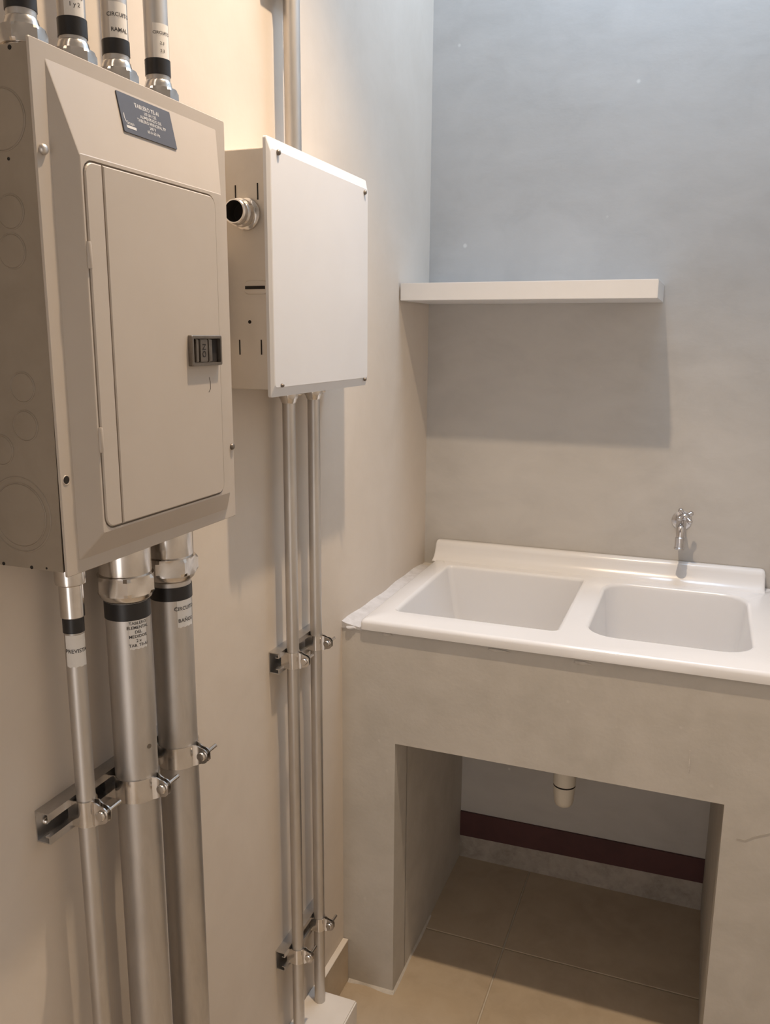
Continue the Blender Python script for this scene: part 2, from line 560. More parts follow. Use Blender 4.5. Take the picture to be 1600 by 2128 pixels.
# sealant wedge between tub and left wall, with a blob at the front corner
se = bmesh.new()
n = 16
lps = []
for i in range(n + 1):
    t = i / n
    y = -D - 0.002 + t * (D - 0.03)
    wv = 0.002 * math.sin(9 * t + 1) + 0.0015 * math.sin(23 * t)
    q_ = 1 - 0.75 * t
    lps.append([(0.0, y, 0.9085), (0.050, y, 0.9085), (0.050, y, 0.9125 + wv * 0.4), (0.030, y, 0.9125 + 0.003 * q_ + wv * 0.6), (0.010, y, 0.9125 + 0.006 * q_ + wv), (0.0, y, 0.9125 + 0.010 * q_ + wv)])
loft(lps, se, True, True)
obj('sealant_bead', se, 'sealant', base, smooth=50)
obj('sealant_bead', lump(0.022, -D + 0.004, 0.9105, 0.023, 0.009, 0.0060, 3), 'sealant', base, smooth=60)
for k, (px, py, sx, sz) in enumerate(((804, 1318, 0.011, 0.0045), (1035, 1352, 0.028, 0.0035), (1210, 1378, 0.020, 0.004))):
    p = at_y(px, py, -D)
    obj('mortar_crumb', lump(p.x, -D + 0.0005, p.z, sx, 0.0028, sz, 10 + k), 'mortar', base, smooth=60)
# mortar fillet at the foot of the left pier
fm = bmesh.new()
lps = []
for i in range(13):
    t = i / 12
    x = 0.014 + t * (OA - 0.010)
    o_ = 0.006 + 0.003 * math.sin(7 * t + 2)
    lps.append([(x, -D + 0.001, 0.0), (x, -D - o_, 0.0), (x, -D - o_ * 0.5, 0.0028), (x, -D + 0.001, 0.006)])
loft(lps, fm, True, True)
obj('mortar_fillet', fm, 'mortar', base, smooth=50)
fm = bmesh.new()
lps = []
for i in range(13):
    t = i / 12
    y = -D - 0.004 + t * 0.30
    o_ = 0.0045 + 0.001 * math.sin(11 * t)
    lps.append([(OA - 0.001, y, 0.0), (OA + o_, y, 0.0), (OA + o_ * 0.5, y, 0.0022), (OA - 0.001, y, 0.005)])
loft(lps, fm, True, True)
obj('mortar_fillet', fm, 'mortar', base, smooth=50)

# ------------------------------------------------------------------ white double laundry tub
ZD = 0.936
TX0, TX1, TY0, TY1 = 0.046, 0.934, -0.599, -0.004
tub = thing('laundry_tub', (0.49, -0.3, ZT), 'white double bowl laundry tub set on the concrete base', 'sink')
dk = bmesh.new()
loft([xy(rrect(TX0 + 0.004, TX1 - 0.004, TY0 + 0.004, TY1, 0.006), 0.9105),
      xy(rrect(TX0, TX1, TY0, TY1, 0.008), 0.9125),
      xy(rrect(TX0, TX1, TY0, TY1, 0.008), 0.927),
      xy(rrect(TX0 + 0.0025, TX1 - 0.0025, TY0 + 0.0025, TY1 - 0.001, 0.008), 0.9325),
      xy(rrect(TX0 + 0.008, TX1 - 0.008, TY0 + 0.008, TY1 - 0.002, 0.008), ZD)], dk)
BL = (0.100, 0.462, -0.510, -0.095)
BR = (0.524, 0.850, -0.505, -0.095)
XM = 0.493
LW = 0.009
for (o0, o1, bw, rad, corner) in ((TX0 + 0.008, XM, BL, 0.014, (0.008, 0.0001, 0.0001, 0.008)), (XM, TX1 - 0.008, BR, 0.062, (0.0001, 0.008, 0.008, 0.0001))):
    loft([xy(rrect(o0, o1, TY0 + 0.008, TY1 - 0.002, corner), ZD), xy(rrect(bw[0] - LW, bw[1] + LW, bw[2] - LW, bw[3] + LW, rad + LW), ZD)], dk)
bmesh.ops.remove_doubles(dk, verts=dk.verts, dist=0.00005)
obj('deck', dk, 'tub', tub, smooth=35)
for bw, rad, tp in ((BL, 0.014, 0.045), (BR, 0.062, 0.022)):
    lp = [xy(rrect(bw[0] - LW, bw[1] + LW, bw[2] - LW, bw[3] + LW, rad + LW), ZD)]
    for k in range(1, 6):
        a = R(90 * k / 5)
        o_ = LW * (1 - math.sin(a))
        lp.append(xy(rrect(bw[0] - o_, bw[1] + o_, bw[2] - o_, bw[3] + o_, rad + o_), ZD - LW * (1 - math.cos(a))))
    ZB = 0.705
    lp.append(xy(rrect(bw[0] + tp * 0.5, bw[1] - 0.012, bw[2] + 0.012, bw[3] - 0.012, rad), 0.82))
    lp.append(xy(rrect(bw[0] + tp, bw[1] - 0.022, bw[2] + 0.022, bw[3] - 0.022, rad), ZB + 0.02))
    lp.append(xy(rrect(bw[0] + tp + 0.02, bw[1] - 0.042, bw[2] + 0.042, bw[3] - 0.042, rad), ZB))
    bo = obj('basin', loft(lp, cap1=True), 'tub', tub, smooth=50)
    cx, cy = (bw[0] + bw[1]) / 2, (bw[2] + bw[3]) / 2
    obj('drain_strainer', lathe([(0.0, 0.003), (0.018, 0.003), (0.030, 0.002), (0.033, 0.0)], (cx, cy, ZB), cap=False), 'chrome', bo, smooth=40)
bs = bmesh.new()
prof = [(-0.002, ZD - 0.002), (-0.060, ZD - 0.002), (-0.052, ZD + 0.002), (-0.042, ZD + 0.009), (-0.033, ZD + 0.021), (-0.027, 0.972), (-0.024, 0.9805), (-0.019, 0.9845), (-0.012, 0.9855), (-0.002, 0.985)]
n = 12
lps = []
for x, s in ((0.0405, 0.82), (0.0425, 0.97), (0.046, 1.0), (0.885, 1.0), (0.891, 0.97), (0.8945, 0.82)):
    lps.append([(x, -0.002 + (y + 0.002) * (0.85 + 0.15 * s), ZD - 0.002 + (z - ZD + 0.002) * s) for y, z in prof])
loft(lps, bs, True, True)
obj('backsplash', bs, 'tub', tub, smooth=60)

# drain pipe stub under the tub
dp = thing('drain_pipe', (0.467, -0.28, 0.396), 'white plastic drain pipe stub hanging under the laundry tub', 'pipe')
dx, dy = 0.467, -0.28
obj('pipe', lathe([(0.0275, 0.062), (0.0275, 0.309)], (dx, dy, 0.396)), 'pvc', dp, smooth=40)
obj('cap', lathe([(0.0, 0.0), (0.012, 0.001), (0.020, 0.006), (0.0235, 0.014), (0.0262, 0.040), (0.0270, 0.058)], (dx, dy, 0.396)), 'pvc', dp, smooth=60)
obj('seal_ring', lathe([(0.0262, 0.056), (0.0272, 0.058), (0.0272, 0.0625), (0.0262, 0.064)], (dx, dy, 0.396)), 'dark', dp, smooth=60)

# ------------------------------------------------------------------ chrome wall faucet
fp = at_y(1415, 1081, 0)
FX, FZ = fp.x + 0.002, fp.z
fa = thing('wall_faucet', (FX, 0, FZ), 'small chrome wall faucet above the right bowl of the tub', 'faucet')
obj('flange', lathe([(0.0245, 0.0), (0.0245, 0.002), (0.018, 0.007), (0.011, 0.009)], (FX, 0, FZ), (0, -1, 0)), 'chrome', fa, smooth=50)
obj('body', tube_path([(FX, -0.004, FZ), (FX, -0.022, FZ), (FX, -0.040, FZ - 0.001), (FX, -0.056, FZ - 0.003), (FX, -0.066, FZ - 0.010), (FX, -0.070, FZ - 0.020), (FX, -0.071, FZ - 0.030)],
                      [0.0095, 0.0095, 0.0125, 0.0125, 0.0115, 0.0100, 0.0090]), 'chrome', fa, smooth=60)
obj('spout', lathe([(0.0090, 0.0), (0.0112, 0.002), (0.0112, 0.026), (0.0125, 0.027), (0.0125, 0.031), (0.0085, 0.031), (0.0085, 0.024)], (FX, -0.071, FZ - 0.028), (0, 0, -1), cap=False), 'chrome', fa, smooth=40)
obj('stem', lathe([(0.0105, 0.0), (0.0105, 0.010), (0.006, 0.013), (0.006, 0.024)], (FX, -0.048, FZ + 0.004), (0.30, -0.62, 0.72), n=24), 'chrome', fa, smooth=40)
hb = bmesh.new()
ax, uu, vv = basis((0.30, -0.62, 0.72))
hc = Vector((FX, -0.048, FZ + 0.004)) + ax * 0.024
lathe([(0.0, 0.011), (0.007, 0.010), (0.010, 0.006), (0.010, 0.0), (0.006, -0.002)], hc, ax, n=24, bm=hb)
for k in range(4):
    d = uu * math.cos(math.pi / 2 * k + 0.4) + vv * math.sin(math.pi / 2 * k + 0.4)
    lathe([(0.0045, 0.004), (0.0045, 0.013), (0.0062, 0.016), (0.0062, 0.021), (0.003, 0.024), (0.0, 0.0245)], hc + ax * 0.004, d, n=12, bm=hb)
obj('handle', hb, 'chrome', fa, smooth=50)

# ------------------------------------------------------------------ white shelf
sh = obj('wall_shelf', box(0.0035, 0.6052, -0.2381, -0.0005, 1.6329, 1.6744, 0.0012), 'white', origin=(0.30, 0, 1.6329))
tag(sh, 'plain white floating shelf fixed in the corner above the laundry tub', 'shelf')

# ------------------------------------------------------------------ breaker panel
PY0, PY1, PZ0, PZ1, PD = -1.5473, -1.1992, 1.2922, 1.8229, 0.100
H = 0.018
bp = thing('breaker_panel', (0, (PY0 + PY1) / 2, PZ0), 'beige metal breaker panel with a hinged door and a dark name plate', 'electrical panel')
pb = bmesh.new()
iy0, iy1, iz0, iz1 = PY0 + 0.004, PY1 - 0.004, PZ0 + 0.004, PZ1 - 0.004
q0 = [(iy0, iz0), (iy1, iz0), (iy1, iz1), (iy0, iz1)]
t_ = 0.0015
q1 = [(iy0 + t_, iz0 + t_), (iy1 - t_, iz0 + t_), (iy1 - t_, iz1 - t_), (iy0 + t_, iz1 - t_)]
fx = [0.0915, 0.0915, 0.0975, 0.0975]
loft([[(0, a, b) for a, b in q0], [(fx[k], a, b) for k, (a, b) in enumerate(q0)], [(fx[k], a, b) for k, (a, b) in enumerate(q1)], [(0.003, a, b) for a, b in q1]], pb, True, True)
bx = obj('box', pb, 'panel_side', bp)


def knockout(px, py, r, parent, r2=None, plane=None, mat='panel_side'):
    c = at_y(px, py, plane)
    bm = lathe([(r + 0.0009, 0.0), (r + 0.0009, 0.0004), (r, 0.0007), (r - 0.0006, 0.0002), (r - 0.0012, 0.0008), (r - 0.0022, 0.0009), (0.0, 0.0009)], (c.x, plane, c.z), (0, -1, 0), n=40, cap=False)
    obj('knockout', bm, mat, parent, smooth=30)
    if r2:
        bm = lathe([(r2 + 0.0012, 0.0), (r2 + 0.0006, 0.0009), (r2 - 0.0006, 0.0009), (r2 - 0.0012, 0.0)], (c.x, plane, c.z), (0, -1, 0), n=48, cap=False)
        obj('knockout_ring', bm, mat, parent, smooth=60)


for (px, py, r, r2) in ((3, 248, 0.0290, None), (22, 440, 0.0165, None), (25, 522, 0.0170, None), (47, 805, 0.0155, None), (53, 885, 0.0160, None), (3, 935, 0.0160, None), (42, 1070, 0.0350, 0.0412)):
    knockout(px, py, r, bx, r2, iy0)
for (px, py, r) in ((20, 98, 0.0022), (18, 330, 0.0016), (8, 1171, 0.0020), (66, 1179, 0.0020), (97, 1181, 0.0012)):
    c = at_y(px, py, iy0)
    obj('pilot_hole', lathe([(r, 0.0), (r, 0.0004), (0.0, 0.0004)], (c.x, iy0, c.z), (0, -1, 0), n=16, cap=False), 'dark', bx)

# cover: outer return, flat frame, sloped bevels, raised field with a door opening
FI = (-1.5270, -1.2210, 1.3065, 1.8080)
PL = (-1.5075, -1.2410, 1.3335, 1.7250)
DO = (-1.5020, -1.2590, 1.3390, 1.7185)
g = 0.0022
e = 0.0006
cv = loft([yz(rrect(PY0 + 0.0015, PY1 - 0.0015, PZ0 + 0.0015, PZ1 - 0.0015, e), PD - 0.003),
           yz(rrect(PY0, PY1, PZ0, PZ1, 0.002), PD - 0.0025),
           yz(rrect(PY0, PY1, PZ0, PZ1, 0.002), PD - 0.0008),
           yz(rrect(PY0 + 0.0008, PY1 - 0.0008, PZ0 + 0.0008, PZ1 - 0.0008, 0.002), PD),
           yz(rrect(FI[0], FI[1], FI[2], FI[3], 0.002), PD),
           yz(rrect(PL[0], PL[1], PL[2], PL[3], 0.002), PD + H - 0.0006),
           yz(rrect(PL[0] + 0.001, PL[1] - 0.001, PL[2] + 0.001, PL[3] - 0.001, 0.002), PD + H),
           yz(rrect(DO[0] - g, DO[1] + g, DO[2] - g, DO[3] + g, 0.015), PD + H),
           yz(rrect(DO[0] - g, DO[1] + g, DO[2] - g, DO[3] + g, 0.015), PD + H - 0.004),
           yz(rrect(DO[0] + 0.03, DO[1] - 0.03, DO[2] + 0.03, DO[3] - 0.03, 0.015), PD + H - 0.004)], cap1=True)
obj('cover', cv, 'panel', bp)
YC = -1.4752
dr = bmesh.new()


def plate_loops(y0, y1, z0, z1, rad, xb, xf, ch=0.0012):
    r2 = [max(0.0002, r - ch) for r in rad]
    return [yz(rrect(y0, y1, z0, z1, rad), xb), yz(rrect(y0, y1, z0, z1, rad), xf - ch), yz(rrect(y0 + ch, y1 - ch, z0 + ch, z1 - ch, r2), xf)]


door = obj('door', loft(plate_loops(YC + 0.0010, DO[1], DO[2], DO[3], (0.0004, 0.0125, 0.0125, 0.0004), PD + H - 0.003, PD + H + 0.0018), cap0=True, cap1=True), 'panel', bp)
obj('hinge_strip', loft(plate_loops(DO[0], YC - 0.0005, DO[2], DO[3], (0.0125, 0.0004, 0.0004, 0.0125), PD + H - 0.003, PD + H + 0.0014), cap0=True, cap1=True), 'panel', door)
for zc in (1.6270, 1.4360):
    obj('hinge', lathe([(0.0, -0.0135), (0.0026, -0.0135), (0.0032, -0.011), (0.0032, 0.011), (0.0026, 0.0135), (0.0, 0.0135)], (PD + H, DO[0] - 0.0005, zc), n=16, cap=False), 'panel', door, smooth=40)
# latch
LY0, LY1, LZ0, LZ1 = -1.3330, -1.2635, 1.5090, 1.5470
XF = PD + H + 0.0018
la = obj('latch', loft([yz(rrect(LY0, LY1, LZ0, LZ1, 0.002), XF - 0.001), yz(rrect(LY0, LY1, LZ0, LZ1, 0.002), XF + 0.005), yz(rrect(LY0 + 0.001, LY1 - 0.001, LZ0 + 0.001, LZ1 - 0.001, 0.0016), XF + 0.006),
                         yz(rrect(LY0 + 0.004, LY1 - 0.004, LZ0 + 0.004, LZ1 - 0.004, 0.001), XF + 0.006), yz(rrect(LY0 + 0.004, LY1 - 0.004, LZ0 + 0.004, LZ1 - 0.004, 0.001), XF + 0.0005)], cap1=True), 'dark_zinc', door)
la['label'] = 'dark metal slide latch'
obj('latch_slide', box(XF, XF + 0.0045, LY0 + 0.0105, LY0 + 0.0175, LZ0 + 0.005, LZ1 - 0.005, 0.0008), 'dark_zinc', la)
obj('latch_slide', box(XF, XF + 0.0050, LY0 + 0.0195, LY0 + 0.0370, LZ0 + 0.005, LZ1 - 0.005, 0.0008), 'dark_zinc', la)
obj('latch_slide', box(XF, XF + 0.0040, LY0 + 0.0400, LY0 + 0.0490, LZ0 + 0.005, LZ1 - 0.005, 0.0008), 'dark_zinc', la)
obj('latch_cavity', box(XF, XF + 0.0012, LY0 + 0.0495, LY1 - 0.0045, LZ0 + 0.0045, LZ1 - 0.0045), 'dark', la)
tb = text_bm(['ON'], 0.011)
for v in tb.verts:
    v.co = Vector((XF + 0.0053, LY0 + 0.0283 - v.co.y, (LZ0 + LZ1) / 2 + v.co.x))
obj('latch_mark', tb, 'dark', la)
# paint chip below the latch
c0 = at_x(436, 800, XF)
ch_ = ribbon([(c0.y - 0.001, c0.z + 0.010), (c0.y + 0.0012, c0.z + 0.004), (c0.y + 0.0012, c0.z - 0.005), (c0.y - 0.003, c0.z - 0.009)], 0.0008, lambda u, v, h: Vector((h, u, v)), XF - 0.0002, XF + 0.0004)
obj('paint_scratch', ch_, 'dark_zinc', door)

# name plate on the upper slope of the cover
sl0 = Vector((PD, 0, FI[3]))
sl1 = Vector((PD + H, 0, PL[3]))
sv = (sl0 - sl1)
sn = Vector((sv.z, 0, -sv.x)).normalized()
sd = sv.normalized()
NYC, NZ = -1.3745, 0.0
cen = sl1 + sv * 0.71


def on_slope(u, v, h):
    p = cen + sd * v + sn * h
    return Vector((p.x, NYC + u, p.z))


pw, ph = 0.0490, 0.0215
lp = [[on_slope(a, b, h) for a, b in rrect(-pw, pw, -ph, ph, 0.0008, 3)] for h in (0.0, 0.0012)]
npo = obj('name_plate', loft(lp, cap0=True, cap1=True), 'plate', bp)
npo['label'] = 'charcoal name plate with small pale lettering'


def plate_text(lines, size, u, v, gap, align='CENTER'):
    t = text_bm(lines, size, gap, align)
    for q in t.verts:
        q.co = on_slope(u + q.co.x, v + q.co.y, 0.0014)
    obj('lettering', t, 'plate_ink', npo)


plate_text(['TABLERO TE-AI'], 0.0066, 0.002, 0.0125, 1)
plate_text(['1Ø 3H 12E', 'ALIMENTADO DE', 'TABLERO PRINCIPAL TP', '240 V', '60 A 60 Hz'], 0.0050, 0.006, -0.0030, 0.98)
plate_text(['Grupo'], 0.0050, -0.0355, -0.0105, 1)
lgo = bmesh.new()
loft([[on_slope(a, b, 0.0013) for a, b in ((-0.0435, -0.0165), (-0.0265, -0.0165), (-0.0265, -0.0135), (-0.0435, -0.0135))], [on_slope(a, b, 0.00145) for a, b in ((-0.0435, -0.0165), (-0.0265, -0.0165), (-0.0265, -0.0135), (-0.0435, -0.0135))]], lgo, True, True)
ribbon([(-0.0440, -0.0010), (-0.0445, -0.0060), (-0.0425, -0.0100)], 0.0012, on_slope, 0.0013, 0.00145, lgo)
obj('logo', lgo, 'plate_ink', npo)


def screw(name, c, axis, r, parent, mat='dark_zinc', h=0.003):
    s = obj(name, lathe([(r, 0.0), (r, h * 0.4), (r * 0.8, h * 0.8), (r * 0.35, h), (0.0, h)], c, axis, n=18, cap=False), mat, parent, smooth=60)
    return s


screw('screw', (PD, -1.5385, 1.7230), (1, 0, 0), 0.0052, bp, 'steel', 0.005)
screw('screw', (PD, -1.2050, 1.3930), (1, 0, 0), 0.0045, bp, 'dark_zinc', 0.004)
obj('screw_hole', lathe([(0.0042, 0.0), (0.0042, 0.0004), (0.0, 0.0004)], (PD, -1.5385, 1.3969), (1, 0, 0), n=20, cap=False), 'dark', bp)
obj('hole_rim', lathe([(0.0042, 0.0002), (0.0048, 0.0007), (0.0054, 0.0)], (PD, -1.5385, 1.3969), (1, 0, 0), n=20, cap=False), 'panel', bp, smooth=60)

# ------------------------------------------------------------------ white low-voltage enclosure
EY0, EY1, EZ0, EZ1, ED = -1.0584, -0.6639, 1.4519, 1.8369, 0.0905
en = thing('wiring_enclosure', (0, (EY0 + EY1) / 2, EZ0), 'square white metal wiring enclosure with a screwed cover, beside the breaker panel', 'wiring box')
by0, by1, bz0, bz1 = EY0 + 0.0085, EY1 - 0.0085, 1.4635, 1.8225
eb = loft([yz(rrect(by0, by1, bz0, bz1, 0.002, 2), 0.0), yz(rrect(by0, by1, bz0, bz1, 0.002, 2), 0.0800)], cap0=True, cap1=True)
ebx = obj('box', eb, 'cream_metal', en)
ct = loft([yz(rrect(EY0, EY1, EZ0, EZ1, 0.004), 0.0800), yz(rrect(EY0, EY1, EZ0, EZ1, 0.004), 0.0850), yz(rrect(EY0 + 0.0040, EY1 - 0.0030, EZ0 + 0.0140, EZ1 - 0.0160, 0.006), ED - 0.0008),
           yz(rrect(EY0 + 0.0055, EY1 - 0.0042, EZ0 + 0.0155, EZ1 - 0.0175, 0.006), ED)], cap0=True, cap1=True)
ecv = obj('cover', ct, 'white_metal', en)
for (px, py, r, m) in ((577, 317, 0.0042, 'dark_zinc'), (757, 400, 0.0042, 'dark_zinc'), (585, 801, 0.0032, 'dark_zinc'), (758, 788, 0.0036, 'dark_zinc')):
    c = at_x(px, py, ED)
    screw('screw', (ED - 0.0002, min(max(c.y, EY0 + 0.02), EY1 - 0.021), c.z), (1, 0, 0), r, ecv, m, 0.005)
for (px, py0, py1) in ((489, 385, 416), (535, 380, 415), (498, 706, 737), (543, 706, 737)):
    a, b = at_y(px, py0, by0), at_y(px, py1, by0)
    obj('slot', box(a.x - 0.0011, a.x + 0.0011, by0 - 0.0004, by0 + 0.001, b.z, a.z), 'dark', ebx)
a, b = at_y(506, 598, by0), at_y(556, 598, by0)
ov = loft([[(u, by0, v) for u, v in rrect(a.x, b.x + 0.004, a.z - 0.0105, a.z + 0.0105, 0.0104)], [(u, by0 - 0.0022, v) for u, v in rrect(a.x + 0.0012, b.x + 0.0028, a.z - 0.0092, a.z + 0.0092, 0.0091)]], cap0=True, cap1=True)
ko = obj('oval_knockout', ov, 'cream_metal', ebx, smooth=30)
a, b = at_y(511, 598, by0), at_y(552, 598, by0)
obj('slot', box(a.x, b.x, by0 - 0.0027, by0, a.z - 0.0024, a.z + 0.0024), 'dark', ko)
c = at_y(519, 669, by0)
obj('pilot_hole', lathe([(0.0028, 0.0), (0.0028, 0.0004), (0.0, 0.0004)], (c.x, by0, c.z), (0, -1, 0), n=16, cap=False), 'dark', ebx)

# short open connector on the side of the enclosure
kc = (0.0465, by0, 1.7275)
kn = thing('conduit_connector', kc, 'short open metal connector sticking out of the side of the white enclosure', 'conduit fitting')
obj('locknut', lathe([(0.0225, 0.0), (0.0235, 0.002), (0.0235, 0.006), (0.0215, 0.008), (0.0185, 0.009)], kc, (0, -1, 0), cap=False, n=40), 'zinc', kn, smooth=30)
obj('body', lathe([(0.0185, 0.006), (0.0185, 0.014), (0.0205, 0.016), (0.0205, 0.026), (0.0185, 0.028), (0.0185, 0.038), (0.0172, 0.040), (0.0155, 0.040), (0.0150, 0.030), (0.0150, 0.012)], kc, (0, -1, 0), cap=False, n=40), 'zinc', kn, smooth=30)
obj('bore', lathe([(0.0150, 0.0125), (0.0, 0.0125)], kc, (0, -1, 0), cap=False, n=32), 'dark', kn)

# ------------------------------------------------------------------ curb the conduits stand in
ZC = 0.120
cu = obj('conduit_curb', box(0.0005, 0.110, ROOM_Y + 0.001, -0.768, 0.0, ZC, 0.003), 'curb', origin=(0.05, -1.9, 0))
tag(cu, 'low pale curb along the foot of the left wall where the conduits end', 'curb')


# ------------------------------------------------------------------ conduits
def cam_angle(x, y):
    return math.atan2(CAM.y - y, CAM.x - x)


def around(cx, cy, r, th0):
    def f(u, z):
        th = th0 + u / r
        return Vector((cx + r * math.cos(th), cy + r * math.sin(th), z))
    return f


def sticker(cx, cy, r, th0, width, z0, z1, lines, parent, size, seed=0, dz=None):
    bm = bmesh.new()
    n = 14
    fo = around(cx, cy, r + 0.0006, th0)
    fi = around(cx, cy, r + 0.0001, th0)
    loops = []
    for k in range(n + 1):
        u = -width / 2 + width * k / n
        zz = 0.0007 * math.sin(k * 1.7 + seed)
        loops.append([fi(u, z0 + zz), fo(u, z0 + zz), fo(u, z1), fi(u, z1)])
    loft(loops, bm, True, True)
    s = obj('sticker', bm, 'paper', parent, smooth=40)
    s['label'] = 'white paper sticker with typed words'
    rng = dz if dz else [(z0 + z1) / 2]
    for ln, zc in zip(lines, rng):
        t = text_bm(ln if isinstance(ln, list) else [ln], size, 1.05)
        ft = around(cx, cy, r + 0.0009, th0)
        for v in t.verts:
            v.co = ft(v.co.x, zc + v.co.y)
        obj('lettering', t, 'ink', s)
    return s


def tape(cx, cy, r, z0, z1, parent):
    obj('tape_band', lathe([(r, z0), (r + 0.0009, z0 + 0.0002), (r + 0.0009, z1 - 0.0002), (r, z1)], (cx, cy, 0), cap=False, n=40), 'tape', parent, smooth=40)


def hexnut(r, h, base, axis, a0=0.0, n=6):
    """six-sided nut with chamfered corners"""
    bm = bmesh.new()
    a, u, v = basis(axis)
    base = Vector(base)
    m = 48
    rings = []
    for rr_, hh, circ in ((0.90 * r, 0.0, 1), (r, 0.18 * h, 0), (r, 0.82 * h, 0), (0.90 * r, h, 1)):
        ring = []
        for i in range(m):
            t = 2 * math.pi * i / m
            if circ:
                q = rr_
            else:
                tt = (t % (2 * math.pi / n)) - math.pi / n
                q = min(rr_ * math.cos(math.pi / n) / math.cos(tt), rr_ * 0.985)
            ring.append(base + a * hh + (u * math.cos(t + a0) + v * math.sin(t + a0)) * q)
        rings.append(ring)
    return loft(rings, bm, True, True)


def conduit(name, label, cx, cy, r, z0, z1, group=None, top=None, bottom=None):
    """vertical pipe; top / bottom = z of the box it enters, gets a connector there"""
    o = thing(name, (cx, cy, z0), label, 'conduit', group)
    obj('pipe', lathe([(r - 0.0015, z0), (r, z0), (r, z1), (r - 0.0015, z1)], (cx, cy, 0), n=44), 'steel', o, smooth=40)
    return o


def connector(o, cx, cy, r, zb, sgn, seed=0.0, k=1.0):
    """compression connector between a box face at zb and the pipe; sgn -1 below the box, +1 above it"""
    a = (0, 0, sgn)
    R1 = r * 1.17
    c = obj('connector', lathe([(r * 1.34, 0.0), (r * 1.36, 0.004 * k), (r * 1.28, 0.006 * k), (R1, 0.007 * k), (R1, 0.040 * k), (R1 * 0.98, 0.043 * k)], (cx, cy, zb), a, n=44), 'zinc', o, smooth=30)
    obj('compression_nut', hexnut(r * 1.40, 0.024 * k, (cx, cy, zb + sgn * 0.043 * k), a, seed), 'zinc', c, smooth=20)
    obj('collar', lathe([(r * 1.22, 0.0), (r * 1.18, 0.006 * k), (r * 1.04, 0.010 * k), (r, 0.011 * k)], (cx, cy, zb + sgn * 0.066 * k), a, n=40), 'zinc', c, smooth=40)
    return c


ZTOP = ROOM_Z - 0.005
# four pipes rising from the breaker panel
tops = ((-1.4990, 'leftmost', 47), (-1.4240, '', 150), (-1.3510, '', 241), (-1.2700, '', 328))
labs = ('galvanised conduit rising from the panel corner farthest from the white enclosure',
        'galvanised conduit rising from the panel, second from the side with knockouts',
        'galvanised conduit rising from the panel with a two line sticker above its tape',
        'galvanised conduit rising from the panel, the one closest to the white enclosure')
RC = 0.0148
for i, ((cy, _, px), lb) in enumerate(zip(tops, labs)):
    cx = 0.05
    o = conduit('conduit', lb, cx, cy, RC, PZ1 - 0.003, ZTOP, 'conduits above the breaker panel')
    # squat die-cast connector seated on the box top
    zb = PZ1 - 0.004
    c = obj('connector', lathe([(0.0190, 0.0), (0.0190, 0.011), (0.0205, 0.012), (0.0205, 0.027), (0.0185, 0.0275), (0.0168, 0.033), (0.0160, 0.037), (0.0149, 0.0385)], (cx, cy, zb), n=40), 'zinc', o, smooth=25)
    obj('compression_nut', hexnut(0.0246, 0.017, (cx, cy, zb + 0.0115), (0, 0, 1), 0.3 + i), 'zinc', c, smooth=15)
    zt = (at_x(px, (26, 80, 118, 160)[i], cx).z, at_x(px, (-16, 42, 87, 127)[i], cx).z)
    tape(cx, cy, RC, zt[0], zt[1], o)
    if i:
        zs1 = at_x(px, (0, -32, 15, 58)[i], cx).z
        th = cam_angle(cx, cy) + R((0, 14, 20, 26)[i])
        txt = (None, ['CIRCUITO', 'BAÑOS', '1 y 2'], ['CIRCUITO', 'RAMAL'], ['CIRCUITO', '2.1', '2.3'])[i]
        zm = [zt[1] + (zs1 - zt[1]) * f_ for f_ in ((0, 0, 0), (0.78, 0.52, 0.30), (0.64, 0.22), (0.72, 0.42, 0.20))[i]]
        sticker(cx, cy, RC, th, 0.0225, zt[1] - 0.001, zs1, txt, o, 0.0062 if i != 3 else 0.0050, i, zm)

# three pipes below the breaker panel
R1, R2 = 0.0117, 0.0279
cx = 0.0335
cyb = -1.4690
o = conduit('conduit', 'thin galvanised conduit below the breaker panel with a black tape ring and a wide sticker', cx, cyb, R1, ZC - 0.004, PZ0 + 0.002)
zf = at_x(148, 1205, cx).z
c = obj('connector', lathe([(0.0180, PZ0 - zf + 0.002), (0.0180, 0.002), (0.0175, -0.003), (0.0142, -0.005), (0.0140, -0.044), (0.0120, -0.046)], (cx, cyb, zf), n=36), 'zinc', o, smooth=40)
tape(cx, cyb, R1, at_x(150, 1313, cx).z, at_x(150, 1282, cx).z, o)
sticker(cx, cyb, R1, cam_angle(cx, cyb) + R(8), 0.0275, at_x(157, 1380, cx).z, at_x(155, 1314, cx).z, ['PREVISTA'], o, 0.0068, 1)

